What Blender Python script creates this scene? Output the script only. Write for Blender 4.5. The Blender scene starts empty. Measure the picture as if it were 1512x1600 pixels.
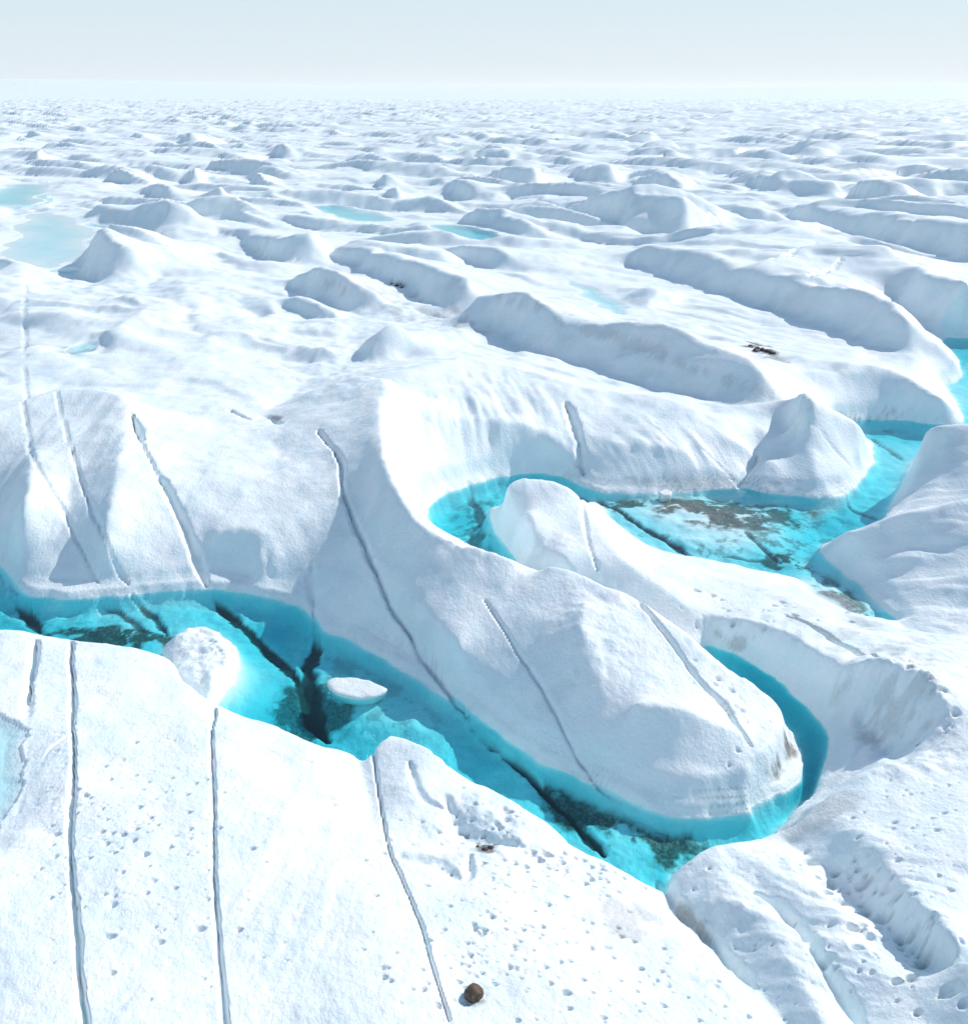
import bpy, bmesh, math, random, heapq
import numpy as np

random.seed(7)
rng = np.random.RandomState(11)
scn = bpy.context.scene
col = scn.collection

# ------------------------------------------------------------------ camera, sky, sun, exposure
CAM_H = 40.0
F = 1537.0                       # focal length, in pixels of a 1512 x 1600 frame
PITCH = math.atan(660.0 / F)
SP, CP = math.sin(PITCH), math.cos(PITCH)
SUN_AZ, SUN_EL = math.radians(56), math.radians(39)     # azimuth to the right of straight ahead

cd = bpy.data.cameras.new('camera')
cam = bpy.data.objects.new('camera', cd)
col.objects.link(cam)
cam.location = (0, 0, CAM_H)
cam.rotation_euler = (math.pi / 2 - PITCH, 0, 0)
cd.sensor_fit = 'VERTICAL'
cd.angle = 2 * math.atan(800.0 / F)
cd.clip_start, cd.clip_end = 0.5, 90000
scn.camera = cam

w = bpy.data.worlds.new('World')
scn.world = w
w.use_nodes = True
nt = w.node_tree
bg = nt.nodes['Background']
sky = nt.nodes.new('ShaderNodeTexSky')
sky.sky_type = 'NISHITA'
sky.sun_disc = False
sky.sun_elevation = SUN_EL
sky.sun_rotation = SUN_AZ
sky.altitude = 900
sky.air_density, sky.dust_density, sky.ozone_density = 1.0, 0.6, 1.0
# pale summer haze low over the ice, the same all round
tc = nt.nodes.new('ShaderNodeTexCoord')
sx = nt.nodes.new('ShaderNodeSeparateXYZ')
nt.links.new(tc.outputs['Generated'], sx.inputs[0])
hz = nt.nodes.new('ShaderNodeMapRange')
hz.interpolation_type = 'SMOOTHERSTEP'
hz.inputs[1].default_value, hz.inputs[2].default_value = 0.06, 0.36
hz.inputs[3].default_value, hz.inputs[4].default_value = 0.95, 0.14
nt.links.new(sx.outputs[2], hz.inputs[0])
hc = nt.nodes.new('ShaderNodeValToRGB')
hc.color_ramp.elements[0].color = (4.75, 5.2, 5.5, 1)
hc.color_ramp.elements[1].color = (3.75, 4.95, 5.5, 1)
hc.color_ramp.elements[1].position = 0.16
nt.links.new(sx.outputs[2], hc.inputs[0])
mxs = nt.nodes.new('ShaderNodeMix')
mxs.data_type = 'RGBA'
nt.links.new(hz.outputs[0], mxs.inputs[0])
nt.links.new(sky.outputs[0], mxs.inputs[6])
nt.links.new(hc.outputs[0], mxs.inputs[7])
nt.links.new(mxs.outputs[2], bg.inputs[0])
bg.inputs[1].default_value = 0.143

sl = bpy.data.lights.new('sun', 'SUN')
sl.energy = 3.3
sl.angle = math.radians(0.5)
sl.color = (1.0, 0.93, 0.87)
sun = bpy.data.objects.new('sun', sl)
col.objects.link(sun)
sun.rotation_euler = (math.pi / 2 - SUN_EL, 0, math.pi - SUN_AZ)
sun.location = (60, 40, 90)

scn.view_settings.view_transform = 'Standard'
scn.view_settings.look = 'None'
scn.view_settings.exposure = 0.16
scn.view_settings.gamma = 1.0
scn.view_settings.use_curve_mapping = False
scn.cycles.max_bounces = 12
scn.cycles.diffuse_bounces = 8
scn.cycles.transparent_max_bounces = 12
scn.cycles.volume_bounces = 4
scn.cycles.use_denoising = True


# ------------------------------------------------------------------ helpers
def world_at(px, py, z=0.0):
    """Point of the ground at height z that stands behind frame position (px, py)."""
    dx, dy = px - 756.0, py - 800.0
    t = (CAM_H - z) / (F * SP + dy * CP)
    return dx * t, (F * CP - dy * SP) * t


def frame_of(x, y, z):
    dz = z - CAM_H
    depth = y * CP - dz * SP
    depth = np.maximum(depth, 0.1)
    return 756.0 + F * x / depth, 800.0 - F * (y * SP + dz * CP) / depth


def hash2(i, j, s):
    h = (i.astype(np.int64) * 374761393 + j.astype(np.int64) * 668265263 + s * 974711) & 0x7fffffff
    h = ((h ^ (h >> 13)) * 1274126177) & 0x7fffffff
    return ((h ^ (h >> 16)) & 0xffffff) / float(0xffffff)


def vnoise(x, y, s=0):
    i, j = np.floor(x), np.floor(y)
    fx, fy = x - i, y - j
    fx = fx * fx * fx * (fx * (fx * 6 - 15) + 10)
    fy = fy * fy * fy * (fy * (fy * 6 - 15) + 10)
    a, b = hash2(i, j, s), hash2(i + 1, j, s)
    c, d = hash2(i, j + 1, s), hash2(i + 1, j + 1, s)
    return (a * (1 - fx) + b * fx) * (1 - fy) + (c * (1 - fx) + d * fx) * fy - 0.5


def fbm(x, y, wl, octs=4, s=0, gain=0.5):
    t, a = 0.0, 1.0
    ca, sa = math.cos(0.6), math.sin(0.6)
    x, y = x / wl, y / wl
    for k in range(octs):
        t = t + a * vnoise(x, y, s + k * 17)
        x, y = (x * ca - y * sa) * 2.03 + 11.3, (x * sa + y * ca) * 2.03 - 5.1
        a *= gain
    return t


def sstep(a, b, x):
    t = np.clip((x - a) / (b - a), 0, 1)
    return t * t * (3 - 2 * t)


def inside(poly, X, Y):
    r = np.zeros(X.shape, bool)
    n = len(poly)
    for i in range(n):
        x0, y0 = poly[i]
        x1, y1 = poly[(i + 1) % n]
        if y0 == y1:
            continue
        c = (y0 > Y) != (y1 > Y)
        r ^= c & (X < (x1 - x0) * (Y - y0) / (y1 - y0) + x0)
    return r


def segdist(pts, X, Y, closed=False):
    d = np.full(X.shape, 1e9)
    m = len(pts) if closed else len(pts) - 1
    for i in range(m):
        x0, y0 = pts[i]
        x1, y1 = pts[(i + 1) % len(pts)]
        ex, ey = x1 - x0, y1 - y0
        t = np.clip(((X - x0) * ex + (Y - y0) * ey) / (ex * ex + ey * ey + 1e-9), 0, 1)
        d = np.minimum(d, (X - x0 - t * ex) ** 2 + (Y - y0 - t * ey) ** 2)
    return np.sqrt(d)


def smooth_line(pts, n=5):
    """Catmull-Rom through the points (any dimension)."""
    P = np.array(pts, float)
    if len(P) < 3:
        return [tuple(p) for p in P]
    Q = np.vstack([2 * P[0] - P[1], P, 2 * P[-1] - P[-2]])
    out = []
    for i in range(1, len(Q) - 2):
        for k in range(n):
            t = k / n
            out.append(tuple(0.5 * (2 * Q[i] + (Q[i + 1] - Q[i - 1]) * t + (2 * Q[i - 1] - 5 * Q[i] + 4 * Q[i + 1] - Q[i + 2]) * t * t
                                    + (3 * Q[i] - Q[i - 1] - 3 * Q[i + 1] + Q[i + 2]) * t ** 3)))
    out.append(tuple(P[-1]))
    return out


# ------------------------------------------------------------------ survey of the place
# (frame x, frame y, height) of crests, feet and breaks of slope; heights in metres above the river
#  name, label, category, crest lines ...
MOUNDS = []
GROUND = []          # lines that belong to the ice sheet itself


def mound(name, label, *lines):
    MOUNDS.append((name, label, lines))


def g(*pts):
    GROUND.append(pts)


# --- river banks (height 0)
LOWER = [(-140, 800), (-60, 860), (0, 888), (20, 915), (45, 930), (90, 937), (160, 932), (240, 926), (310, 922), (385, 926), (440, 940), (480, 957),
         (505, 985), (540, 1000), (590, 1025), (650, 1062), (690, 1090), (725, 1108), (760, 1132), (800, 1165), (850, 1195), (920, 1222),
         (960, 1245), (1010, 1265), (1060, 1275), (1110, 1279), (1160, 1272), (1205, 1255), (1232, 1232), (1246, 1205), (1250, 1172), (1236, 1145),
         (1210, 1118), (1170, 1090), (1120, 1060), (1080, 1030), (1100, 1012), (1125, 1013), (1166, 1033), (1216, 1065), (1261, 1105), (1286, 1135), (1293, 1155),
         (1289, 1182), (1279, 1212), (1262, 1242), (1243, 1266), (1218, 1294), (1184, 1318), (1122, 1338), (1070, 1352), (1045, 1366),
         (1020, 1385), (985, 1380), (925, 1352), (860, 1315), (800, 1272), (745, 1250), (690, 1215), (640, 1190), (600, 1190), (570, 1215), (500, 1200),
         (430, 1170), (350, 1140), (322, 1120), (300, 1085), (255, 1060), (190, 1050), (110, 1045), (0, 1035), (-100, 1000), (-220, 900)]
UPPER = [(668, 803), (678, 785), (720, 763), (770, 747), (830, 739), (880, 745), (905, 757), (940, 768), (1000, 770), (1080, 768), (1150, 764),
         (1190, 769), (1240, 775), (1290, 777), (1330, 766), (1355, 738), (1364, 705), (1358, 688), (1335, 672), (1310, 662), (1331, 657), (1406, 656), (1450, 662),
         (1500, 662), (1500, 640), (1486, 615), (1478, 602), (1500, 590), (1498, 560), (1470, 535), (1500, 528), (1640, 545),
         (1640, 668), (1530, 690), (1460, 700), (1425, 722), (1403, 762), (1386, 800), (1345, 832), (1279, 853), (1292, 872), (1320, 898),
         (1360, 930), (1397, 970), (1340, 961), (1300, 946), (1270, 928), (1245, 905), (1160, 887), (1100, 874), (1060, 870), (1000, 850),
         (960, 812), (930, 785), (890, 790), (840, 785), (790, 787), (757, 806), (775, 838), (805, 874), (800, 895), (750, 885), (700, 860), (675, 840)]
KNOB = [(256, 1022), (264, 1000), (294, 985), (335, 986), (364, 1003), (376, 1036), (360, 1070), (338, 1098), (318, 1122), (290, 1108), (262, 1070)]
WATERS = [LOWER, UPPER]

# --- foreground slab
mound('ice_slab', 'broad white foreground ice slab split by long straight cracks',
      [(-60, 985, 4), (0, 987, 4), (60, 992, 4), (110, 1001, 4), (190, 1009, 3.8), (255, 1026, 3.6), (300, 1062, 3.5), (345, 1103, 3.4),
       (430, 1136, 3.3), (500, 1166, 3.2), (550, 1176, 3.0)],
      [(520, 1300, 4.7), (540, 1400, 5.6), (560, 1500, 6.2), (580, 1620, 6.6)],
      [(0, 1600, 7.2), (180, 1620, 7), (350, 1620, 6.8)], [(70, 1300, 5.2), (210, 1300, 5.4), (330, 1320, 5.2), (440, 1320, 5.2)])
mound('ice_block', 'rounded white ice block at the near river edge beside a narrow crack',
      [(584, 1162, 3.0), (600, 1152, 3.0), (640, 1157, 3.1), (700, 1182, 2.9), (735, 1214, 2.6)], [(620, 1230, 3.6), (690, 1240, 3.3)])
mound('ice_apron', 'pitted white ice apron below the river bend with a brown boulder on it',
      [(760, 1228, 2.6), (800, 1247, 2.4), (860, 1292, 2.1), (925, 1332, 1.7), (985, 1357, 1.2), (1012, 1368, 0.8)],
      [(740, 1470, 5.0), (850, 1480, 4.6), (950, 1500, 4.2), (1050, 1540, 4.0)], [(740, 1620, 6.0), (950, 1620, 5.4), (1150, 1620, 4.6)],
      [(800, 1360, 3.4), (900, 1400, 3.0)])
g((560, 1195, 2.2), (600, 1320, 4.1), (640, 1400, 4.9), (685, 1540, 5.6))
g((640, 1330, 3.4), (700, 1340, 3.0), (750, 1325, 2.6))
g((1025, 1385, 0.7), (1060, 1425, 1.3), (1110, 1472, 2.2), (1180, 1545, 3.4), (1250, 1640, 4.2))
mound('ice_ridge', 'slumped bluish ice ridge with grooves running down to the lower right corner',
      [(1040, 1350, 1.3), (1110, 1322, 1.7), (1190, 1330, 2.2), (1240, 1362, 2.9), (1330, 1465, 4.3), (1420, 1575, 5.8), (1450, 1640, 6.3)],
      [(1100, 1400, 2.6), (1180, 1440, 3.5), (1260, 1560, 4.9), (1290, 1640, 5.4)])
g((1180, 1395, 2.5), (1230, 1430, 3.1), (1290, 1510, 4.1), (1345, 1610, 5.0))
g((1240, 1330, 1.7), (1300, 1375, 2.5), (1390, 1465, 3.9), (1512, 1575, 5.6))
mound('ice_wall', 'scalloped ice wall curving round the outer bend of the blue river at right',
      [(1314, 1047, 3.5), (1356, 1026, 5.2), (1411, 1025, 6.2), (1451, 1060, 6.0), (1481, 1100, 5.6), (1476, 1136, 5.1), (1446, 1170, 4.6),
       (1371, 1201, 3.9), (1331, 1240, 3.4), (1281, 1285, 2.6), (1232, 1306, 1.9), (1190, 1314, 1.5)],
      [(1312, 1292, 3.4), (1370, 1332, 4.7), (1440, 1430, 6.2), (1512, 1512, 7.5), (1600, 1600, 8.6)],
      [(1440, 1240, 4.8), (1512, 1220, 5.4), (1512, 1350, 6.4)], [(1520, 1090, 5.6), (1600, 1100, 5.8)])
# the hollow of the scooped wall (world x, y, height)
HOLLOW = [(24.4, 56.0, 1.1), (25.2, 54.8, 1.6), (25.8, 53.0, 1.8), (25.6, 51.3, 1.7), (24.4, 50.0, 1.5), (22.4, 48.6, 1.2), (20.4, 46.9, 0.8)]
GROUND.append(tuple(tuple(float(q_) for q_ in frame_of(np.float64(a_), np.float64(b_), c_)) + (c_,) for a_, b_, c_ in HOLLOW))
# --- flat ice between the two rivers
g((1104, 990, 0.9), (1140, 984, 1.7), (1181, 985, 2.4), (1256, 1010, 3.0), (1314, 1047, 3.5))
g((1000, 862, 0.9), (1080, 890, 1.0), (1160, 905, 1.0), (1240, 930, 1.0), (1300, 965, 1.2), (1360, 990, 1.5))
g((1090, 925, 1.7), (1160, 950, 1.9), (1230, 965, 2.2), (1300, 1000, 2.9), (1370, 1020, 3.5))
g((1420, 1004, 4.6), (1520, 1015, 4.9), (1620, 1025, 4.2))
# --- the block inside the bend
mound('ice_block', 'large leaning ice block ringed by the blue river bend',
      [(850, 886, 7.0), (895, 896, 7.1), (940, 916, 7.1), (1000, 946, 6.4), (1060, 986, 5.7), (1110, 1026, 4.9), (1150, 1051, 4.2), (1195, 1081, 3.3), (1222, 1112, 2.3)],
      [(901, 940, 6.9), (908, 985, 6.3), (940, 1060, 4.6), (960, 1120, 3.2)], [(1000, 1100, 4.6), (1080, 1120, 4.4), (1150, 1140, 3.7), (1190, 1160, 2.8)], [(1224, 1130, 2.4), (1203, 1180, 2.1), (1165, 1228, 1.7)])
g((1238, 1152, 0.5), (1224, 1195, 0.45), (1187, 1241, 0.4), (1140, 1264, 0.4))
mound('ice_ridge', 'long blue-shaded ice ridge crossed by a dark crack above the river',
      [(600, 592, 9.2), (597, 640, 9.2), (597, 700, 9.2), (620, 760, 8.8), (650, 812, 8.0), (690, 842, 7.4), (740, 861, 7.2), (800, 876, 7.0)],
      [(510, 720, 6.6), (545, 760, 6.2), (580, 840, 5.2), (640, 930, 4.1), (720, 1010, 3.6)])
# feet just above the ledge by the water
g((10, 880, 0.8), (50, 906, 0.55), (150, 914, 0.5), (300, 904, 0.5), (345, 898, 0.5), (440, 913, 0.5), (487, 932, 0.5), (515, 962, 0.5), (620, 1012, 0.5),
  (700, 1072, 0.5), (770, 1118, 0.5), (850, 1174, 0.5), (960, 1222, 0.5), (1060, 1256, 0.5), (1130, 1256, 0.5))
# hidden hollows behind the block and the ridge
g((690, 868, 0.3), (760, 893, 0.3), (830, 905, 0.4), (900, 925, 0.5), (980, 965, 0.5), (1060, 1015, 0.4))
# --- the small block in the upper river
mound('ice_block', 'smooth pale ice block standing in the upper river loop',
      [(770, 778, 4.0), (795, 757, 5.0), (820, 747, 5.4), (870, 758, 5.0), (905, 781, 4.4), (940, 832, 3.7), (976, 880, 3.0), (1020, 911, 2.6), (1066, 946, 2.1), (1090, 972, 1.5)],
      [(800, 800, 4.0), (850, 850, 3.2), (900, 890, 2.6)])
# --- blocks on the right bank
mound('ice_block', 'blue-grey ice block on the right river bank, topped by a sharp edge',
      [(1428, 690, 4.4), (1450, 672, 6.5), (1490, 666, 7.4), (1540, 664, 8.0), (1620, 670, 8.0)])
mound('ice_block', 'shaded wedge of ice with pointed tip jutting into the upper river',
      [(1282, 848, 1.2), (1335, 830, 3.4), (1400, 802, 5.4), (1460, 792, 6.4), (1520, 780, 7.0), (1620, 770, 7.4)],
      [(1450, 900, 2.3), (1500, 900, 3.1), (1600, 900, 4.4)], [(1450, 955, 0.9), (1500, 950, 1.6), (1600, 950, 3.0)])
g((1404, 978, 0.4), (1450, 990, 1.2), (1520, 990, 2.0), (1620, 990, 3.0))
g((1395, 815, 1.5), (1450, 800, 2.2), (1520, 786, 3.0))
# --- domes on the left bank
mound('ice_dome', 'smooth ice dome at the left edge with two thin cracks down its face',
      [(-80, 660, 8.2), (0, 645, 8.4), (40, 625, 8.8), (100, 606, 9.2), (150, 612, 9.2), (195, 628, 9.0), (188, 700, 7.9), (178, 780, 6.4), (164, 850, 3.8)],
      [(50, 700, 7.3), (40, 780, 5.9), (35, 840, 3.4)])
g((112, 740, 5.9), (102, 830, 3.6))
mound('ice_dome', 'bright ice bank below a flat snow basin, left of the blue-shaded ridge',
      [(265, 765, 5.6), (300, 760, 5.6), (400, 748, 5.9), (470, 725, 6.3), (505, 700, 6.6)], [(340, 830, 4.0), (410, 830, 4.1), (405, 880, 2.2), (470, 860, 3.0)])
g((240, 640, 6.2), (300, 650, 6.0), (400, 680, 5.9), (350, 720, 5.8), (280, 720, 5.8))
g((250, 540, 6.0), (330, 560, 5.8), (300, 480, 5.6), (250, 430, 5.2), (400, 620, 5.6), (440, 660, 5.7))
g((420, 640, 5.2), (460, 620, 4.6), (520, 570, 4.4), (560, 550, 4.4), (520, 500, 4.4), (450, 510, 4.6))
mound('ice_ridge', 'shaded ice hump with a sharp bright crest above the snow basin',
      [(478, 612, 6.4), (510, 600, 8.2), (560, 586, 9.0), (598, 590, 9.2)])
g((430, 690, 5.6), (438, 712, 5.5), (432, 738, 5.6))
# --- bright wall above the upper river
mound('ice_wall', 'bright white ice wall sloping down to the tip of the upper river',
      [(640, 580, 8.0), (700, 562, 7.6), (760, 560, 7.2), (830, 580, 6.6), (880, 600, 6.2)], [(660, 660, 6.0), (740, 660, 5.2), (830, 670, 4.4), (880, 690, 3.4)])
mound('ice_mound', 'rounded white ice mound behind the dark sediment of the upper river',
      [(915, 605, 6.2), (1000, 612, 6.2), (1080, 640, 5.6), (1140, 684, 4.0), (1172, 705, 2.6)], [(950, 690, 3.8), (1040, 700, 3.8), (1100, 730, 1.9)])
mound('ice_pinnacle', 'pointed ice pinnacle with a dark left flank beside the upper river',
      [(1110, 650, 3.8), (1160, 634, 4.6), (1210, 624, 5.6), (1240, 616, 7.2), (1256, 610, 9.2), (1300, 640, 6.9), (1345, 670, 4.4), (1362, 695, 1.6)],
      [(1256, 612, 9.0), (1258, 640, 7.2), (1263, 680, 4.9), (1272, 730, 2.4), (1282, 765, 0.6)])
g((1212, 652, 4.3), (1234, 668, 4.1), (1249, 690, 3.6))
g((1196, 722, 2.3), (1238, 742, 1.5))
g((1190, 665, 4.2), (1183, 705, 2.0), (1152, 757, 0.3))
# --- ridges behind: crest and foot are seen, the height follows from the steepness of the face
def reach(py):
    dy = py - 800.0
    return (F * CP - dy * SP) / (F * SP + dy * CP)


def ridge(name, label, crest, foot, c=1.4, tail=()):
    fx, fy, fz = zip(*foot)
    line = []
    for px, py in crest:
        yf, zf = float(np.interp(px, fx, fy)), float(np.interp(px, fx, fz))
        a_, b_ = reach(py), reach(max(yf, py + 1))
        line.append((px, py, (40 * a_ - (40 - zf) * b_ + c * zf) / (a_ + c)))
    MOUNDS.append((name, label, [tuple(line) + tuple(tail)]))
    GROUND.append(tuple(foot))


def ft(z, *pts):
    return [(x, y, z) for x, y in pts]


ridge('ice_ridge', 'long blue-shaded ice ridge running behind the pointed pinnacle',
      [(750, 463), (800, 459), (850, 475), (890, 503), (950, 509), (1031, 507), (1106, 541), (1160, 563), (1195, 590)],
      [(756, 518, 3.2), (846, 556, 3.0), (976, 592, 2.8), (1076, 623, 2.8), (1130, 634, 3.2), (1200, 628, 4.4)])
g((650, 510, 3.6), (700, 515, 3.5), (640, 480, 3.4))
ridge('ice_ridge', 'low blue-shaded ice ridge beside a small dark dirt patch',
      [(525, 386), (600, 400), (660, 412), (710, 424), (745, 440)],
      [(525, 406, 3.6), (560, 418, 3.6), (610, 441, 3.4), (665, 469, 3.3), (722, 492, 3.3), (746, 496, 3.4)], 1.7)
ridge('ice_block', 'wedge-shaped shaded ice block above the pale rubble ice',
      [(449, 442), (475, 428), (500, 418), (550, 436), (604, 463)], [(447, 448, 3.4), (500, 471, 3.2), (566, 491, 3.0), (606, 480, 3.6)])
ridge('ice_block', 'small low ice block in front of the wedge-shaped one',
      [(440, 472), (465, 468), (500, 480), (522, 492)], [(440, 482, 3.4), (475, 497, 3.2), (520, 502, 3.2)])
ridge('ice_ridge', 'wavy shaded ice ridge left of the small turquoise pond',
      [(345, 356), (400, 366), (450, 370), (500, 364), (520, 380)],
      [(340, 366, 3.6), (400, 386, 3.3), (432, 402, 3.2), (470, 421, 3.1), (505, 412, 3.6), (522, 396, 3.8)])
ridge('ice_ridge', 'long dark-shaded ice ridge bending down to the right-hand pool',
      [(990, 393), (1026, 381), (1106, 401), (1181, 426), (1256, 441), (1331, 456), (1381, 473), (1420, 500)],
      [(992, 416, 3.4), (1056, 437, 3.2), (1156, 463, 3.1), (1256, 500, 3.0), (1330, 530, 3.2), (1420, 556, 3.6)], 1.4,
      [(1450, 527, 5.4), (1478, 550, 3.8), (1500, 574, 1.4)])
mound('ice_mound', 'blue-grey ice mound with a curved foot by the far end of the river',
      [(1225, 556, 5.0), (1306, 562, 5.7), (1381, 575, 5.5), (1431, 596, 4.6), (1478, 630, 2.6)])
g((1200, 545, 4.0), (1160, 520, 3.8), (1090, 480, 3.6))
mound('ice_ridge', 'broad ice ridge with thin cracks behind the long dark-shaded ridge',
      [(1080, 376, 5.4), (1126, 353, 7.4), (1206, 351, 8.0), (1281, 366, 8.2), (1381, 391, 9.0), (1456, 426, 9.2), (1520, 446, 9.2), (1640, 480, 9.0)])
g((1400, 470, 3.2), (1450, 510, 1.6), (1480, 525, 0.6))
ridge('ice_ridge', 'steep shaded ice ridge under the far hummocks right of centre',
      [(888, 324), (925, 308), (971, 300), (1036, 305), (1076, 316), (1141, 346)],
      ft(3.2, (885, 328), (950, 352), (996, 366), (1081, 371), (1131, 354)))
ridge('ice_ridge', 'long shaded ice ridge reaching the right edge below the hummock field',
      [(1190, 318), (1256, 319), (1306, 327), (1406, 340), (1520, 351), (1640, 366)],
      ft(3.3, (1195, 326), (1281, 357), (1356, 377), (1520, 413), (1640, 440)))
ridge('ice_mound', 'pale ice mound at the left behind the frozen pond, its right end dark',
      [(150, 322), (190, 330), (225, 318), (270, 316), (303, 326)], ft(3.4, (150, 350), (215, 362), (270, 378), (303, 374)), 3.0)
ridge('ice_mound', 'crumbled ice mound right of the pale frozen pond at the left',
      [(108, 386), (150, 358), (190, 374), (250, 406)], [(105, 395, 3.3), (140, 430, 3.8), (190, 455, 4.4), (245, 440, 4.2)], 2.4)
mound('ice_mound', 'ice rim at the left edge curling round a dark hollow',
      [(-40, 396, 6.8), (10, 404, 7.0), (36, 416, 7.0), (50, 438, 6.6), (43, 464, 5.8), (18, 490, 5.0), (-20, 508, 4.8)])
g((-50, 440, 1.2), (-10, 446, 1.4), (12, 448, 1.8))
ridge('ice_mound', 'single round ice hummock with a dark front in the left distance',
      [(318, 304), (345, 293), (372, 303)], ft(3.3, (318, 316), (345, 321), (366, 314)))
g((120, 560, 5.6), (180, 590, 5.6), (60, 540, 6.0), (150, 540, 5.2))
g((200, 500, 7.2), (190, 530, 6.6), (165, 545, 5.4))
g((30, 380, 3.3), (70, 400, 3.2), (95, 410, 3.2), (90, 370, 3.2), (40, 340, 3.3), (20, 312, 3.2), (60, 316, 3.2))
g((500, 322, 3.3), (540, 330, 3.2), (590, 342, 3.3), (690, 356, 3.3))
ridge('ice_ridge', 'shaded ice hump right behind the turquoise pond',
      [(722, 338), (750, 328), (800, 340), (840, 362)], ft(3.2, (715, 348), (760, 366), (800, 374), (842, 372)))
ridge('ice_ridge', 'low curved ice ridge over a pale strip of frozen meltwater',
      [(685, 386), (720, 382), (770, 395), (802, 412)], ft(3.3, (685, 396), (740, 418), (790, 430), (804, 426)))
g((870, 440, 3.4), (920, 460, 3.3), (960, 482, 3.3))
ridge('ice_ridge', 'jagged low ice ridge right of the pale meltwater strip',
      [(880, 436), (930, 444), (1000, 462), (1050, 458)], ft(3.4, (878, 442), (930, 464), (985, 490), (1052, 470)))
ridge('ice_mound', 'shaded ice hump rising from the pale rubble ice',
      [(562, 548), (590, 524), (620, 514), (642, 532)], [(560, 556, 4.4), (592, 572, 4.4), (642, 556, 4.8)])
FAR = [
    ('dark-fronted ice hummock above the turquoise pond in the centre', [(756, 268), (790, 262), (835, 264), (862, 274)], [(752, 272), (790, 292), (835, 298), (864, 282)]),
    ('wide dark-fronted ice hummock just right of the centre', [(868, 261), (900, 259), (955, 258), (980, 268)], [(866, 264), (915, 284), (960, 288), (982, 276)]),
    ('wide pale-fronted ice hummock with a ragged top right of centre', [(982, 278), (1030, 270), (1066, 282), (1092, 298)], [(980, 284), (1020, 298), (1062, 304), (1092, 302)]),
    ('long ice hummock with a shaded front above the thin cracks', [(1140, 275), (1180, 271), (1230, 278), (1290, 284), (1318, 300)], [(1138, 280), (1190, 298), (1250, 306), (1300, 310), (1320, 306)]),
    ('flat dark-fronted ice hummock in the right distance', [(1194, 230), (1240, 227), (1280, 230), (1308, 240)], [(1192, 233), (1250, 244), (1290, 246), (1310, 244)]),
    ('narrow dark-fronted ice hummock near the right edge in the distance', [(1290, 243), (1340, 241), (1396, 255)], [(1288, 246), (1345, 257), (1398, 260)]),
    ('broad ice hummock with a grey front near the right edge', [(1316, 290), (1356, 280), (1400, 288), (1462, 310)], [(1312, 296), (1365, 320), (1420, 324), (1464, 316)]),
    ('small dark-fronted ice hummock in the far left distance', [(42, 240), (60, 232), (86, 244)], [(40, 248), (60, 256), (88, 250)]),
    ('notched ice hummock with two dark hollows left of centre', [(270, 217), (298, 207), (336, 216)], [(268, 221), (295, 228), (338, 224)]),
    ('stepped dark-fronted ice hummock left of the centre', [(410, 229), (440, 225), (466, 242)], [(408, 234), (440, 248), (468, 248)]),
    ('ice hummock with one round dark hollow left of centre', [(284, 268), (302, 257), (318, 265)], [(283, 278), (300, 288), (319, 276)]),
    ('ice hummock with a long thin dark foot in the left distance', [(222, 293), (250, 289), (282, 312)], [(220, 299), (252, 314), (284, 318)]),
    ('smooth white ice hummock with a dark right-hand foot', [(385, 274), (420, 258), (458, 272)], [(384, 279), (425, 283), (460, 284)]),
    ('small ice hummock beside the pair of dark hollows in the middle', [(574, 284), (600, 274), (624, 286)], [(573, 287), (602, 296), (625, 294)]),
    ('short ice hummock with a blue front above the turquoise pond', [(596, 303), (620, 294), (636, 306)], [(595, 308), (620, 316), (637, 313)]),
    ('wide white ice hummock with a dark foot left of the middle pond', [(634, 288), (680, 279), (722, 284), (754, 300)], [(632, 292), (685, 294), (722, 312), (756, 316)]),
]
for lab_, cr, fo in FAR:
    ridge('ice_hummock', lab_, cr, ft(3.0, *fo), 1.5)

# far hummocks: scattered over the ice field in world space
HUM = []
AUTH = np.array([world_at(*p)[:2] for l in GROUND for p in l] + [world_at(*p)[:2] for _, _, ls in MOUNDS for l in ls for p in l])
while len(HUM) < 1500:
    r = 190 + 1450 * rng.rand() ** 0.62
    th = (rng.rand() * 2 - 1) * 0.8
    x, y = r * math.sin(th), r * math.cos(th)
    sz = 1.0
    if r < 1000:
        da = math.sqrt(((AUTH - (x, y)) ** 2).sum(1).min())
        if r < 190 or da < 9:
            continue
        sz = min(1.0, 0.35 + da / 26)
    if any((x - h[0]) ** 2 + (y - h[1]) ** 2 < (19 if y < 900 else 25) ** 2 for h in HUM):
        continue
    HUM.append((x, y, sz))

NEAR_HUM = len(HUM)
for gx in np.arange(-2600, 2600, 44.0):
    for gy in np.arange(900, 3900, 50.0):
        x, y = gx + rng.uniform(-16, 16), gy + rng.uniform(-19, 19)
        if math.hypot(x, y) > 1560 and abs(math.atan2(x, y)) < 0.62:
            HUM.append((x, y, 1.2))

# ------------------------------------------------------------------ solve the ice surface on a log-polar grid
TH0, TH1, V0, V1, D = -0.80, 0.80, math.log(13.0), math.log(1450.0), 0.004
NT, NV = int((TH1 - TH0) / D) + 1, int((V1 - V0) / D) + 1


def scarps(X, Y):
    """Short melt-cut steps that wander over the ice."""
    ca, sa = math.cos(-0.42), math.sin(-0.42)
    U, V = (X * ca + Y * sa) * 0.42, -X * sa + Y * ca
    return 4.2 * sstep(-0.07, 0.08, fbm(U + 5 * fbm(X, Y, 30, 2, 33), V, 34, 3, 31)) + 1.0 * sstep(-0.05, 0.07, fbm(U, V + 3 * fbm(X, Y, 12, 2, 38), 15, 3, 35))


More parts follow.
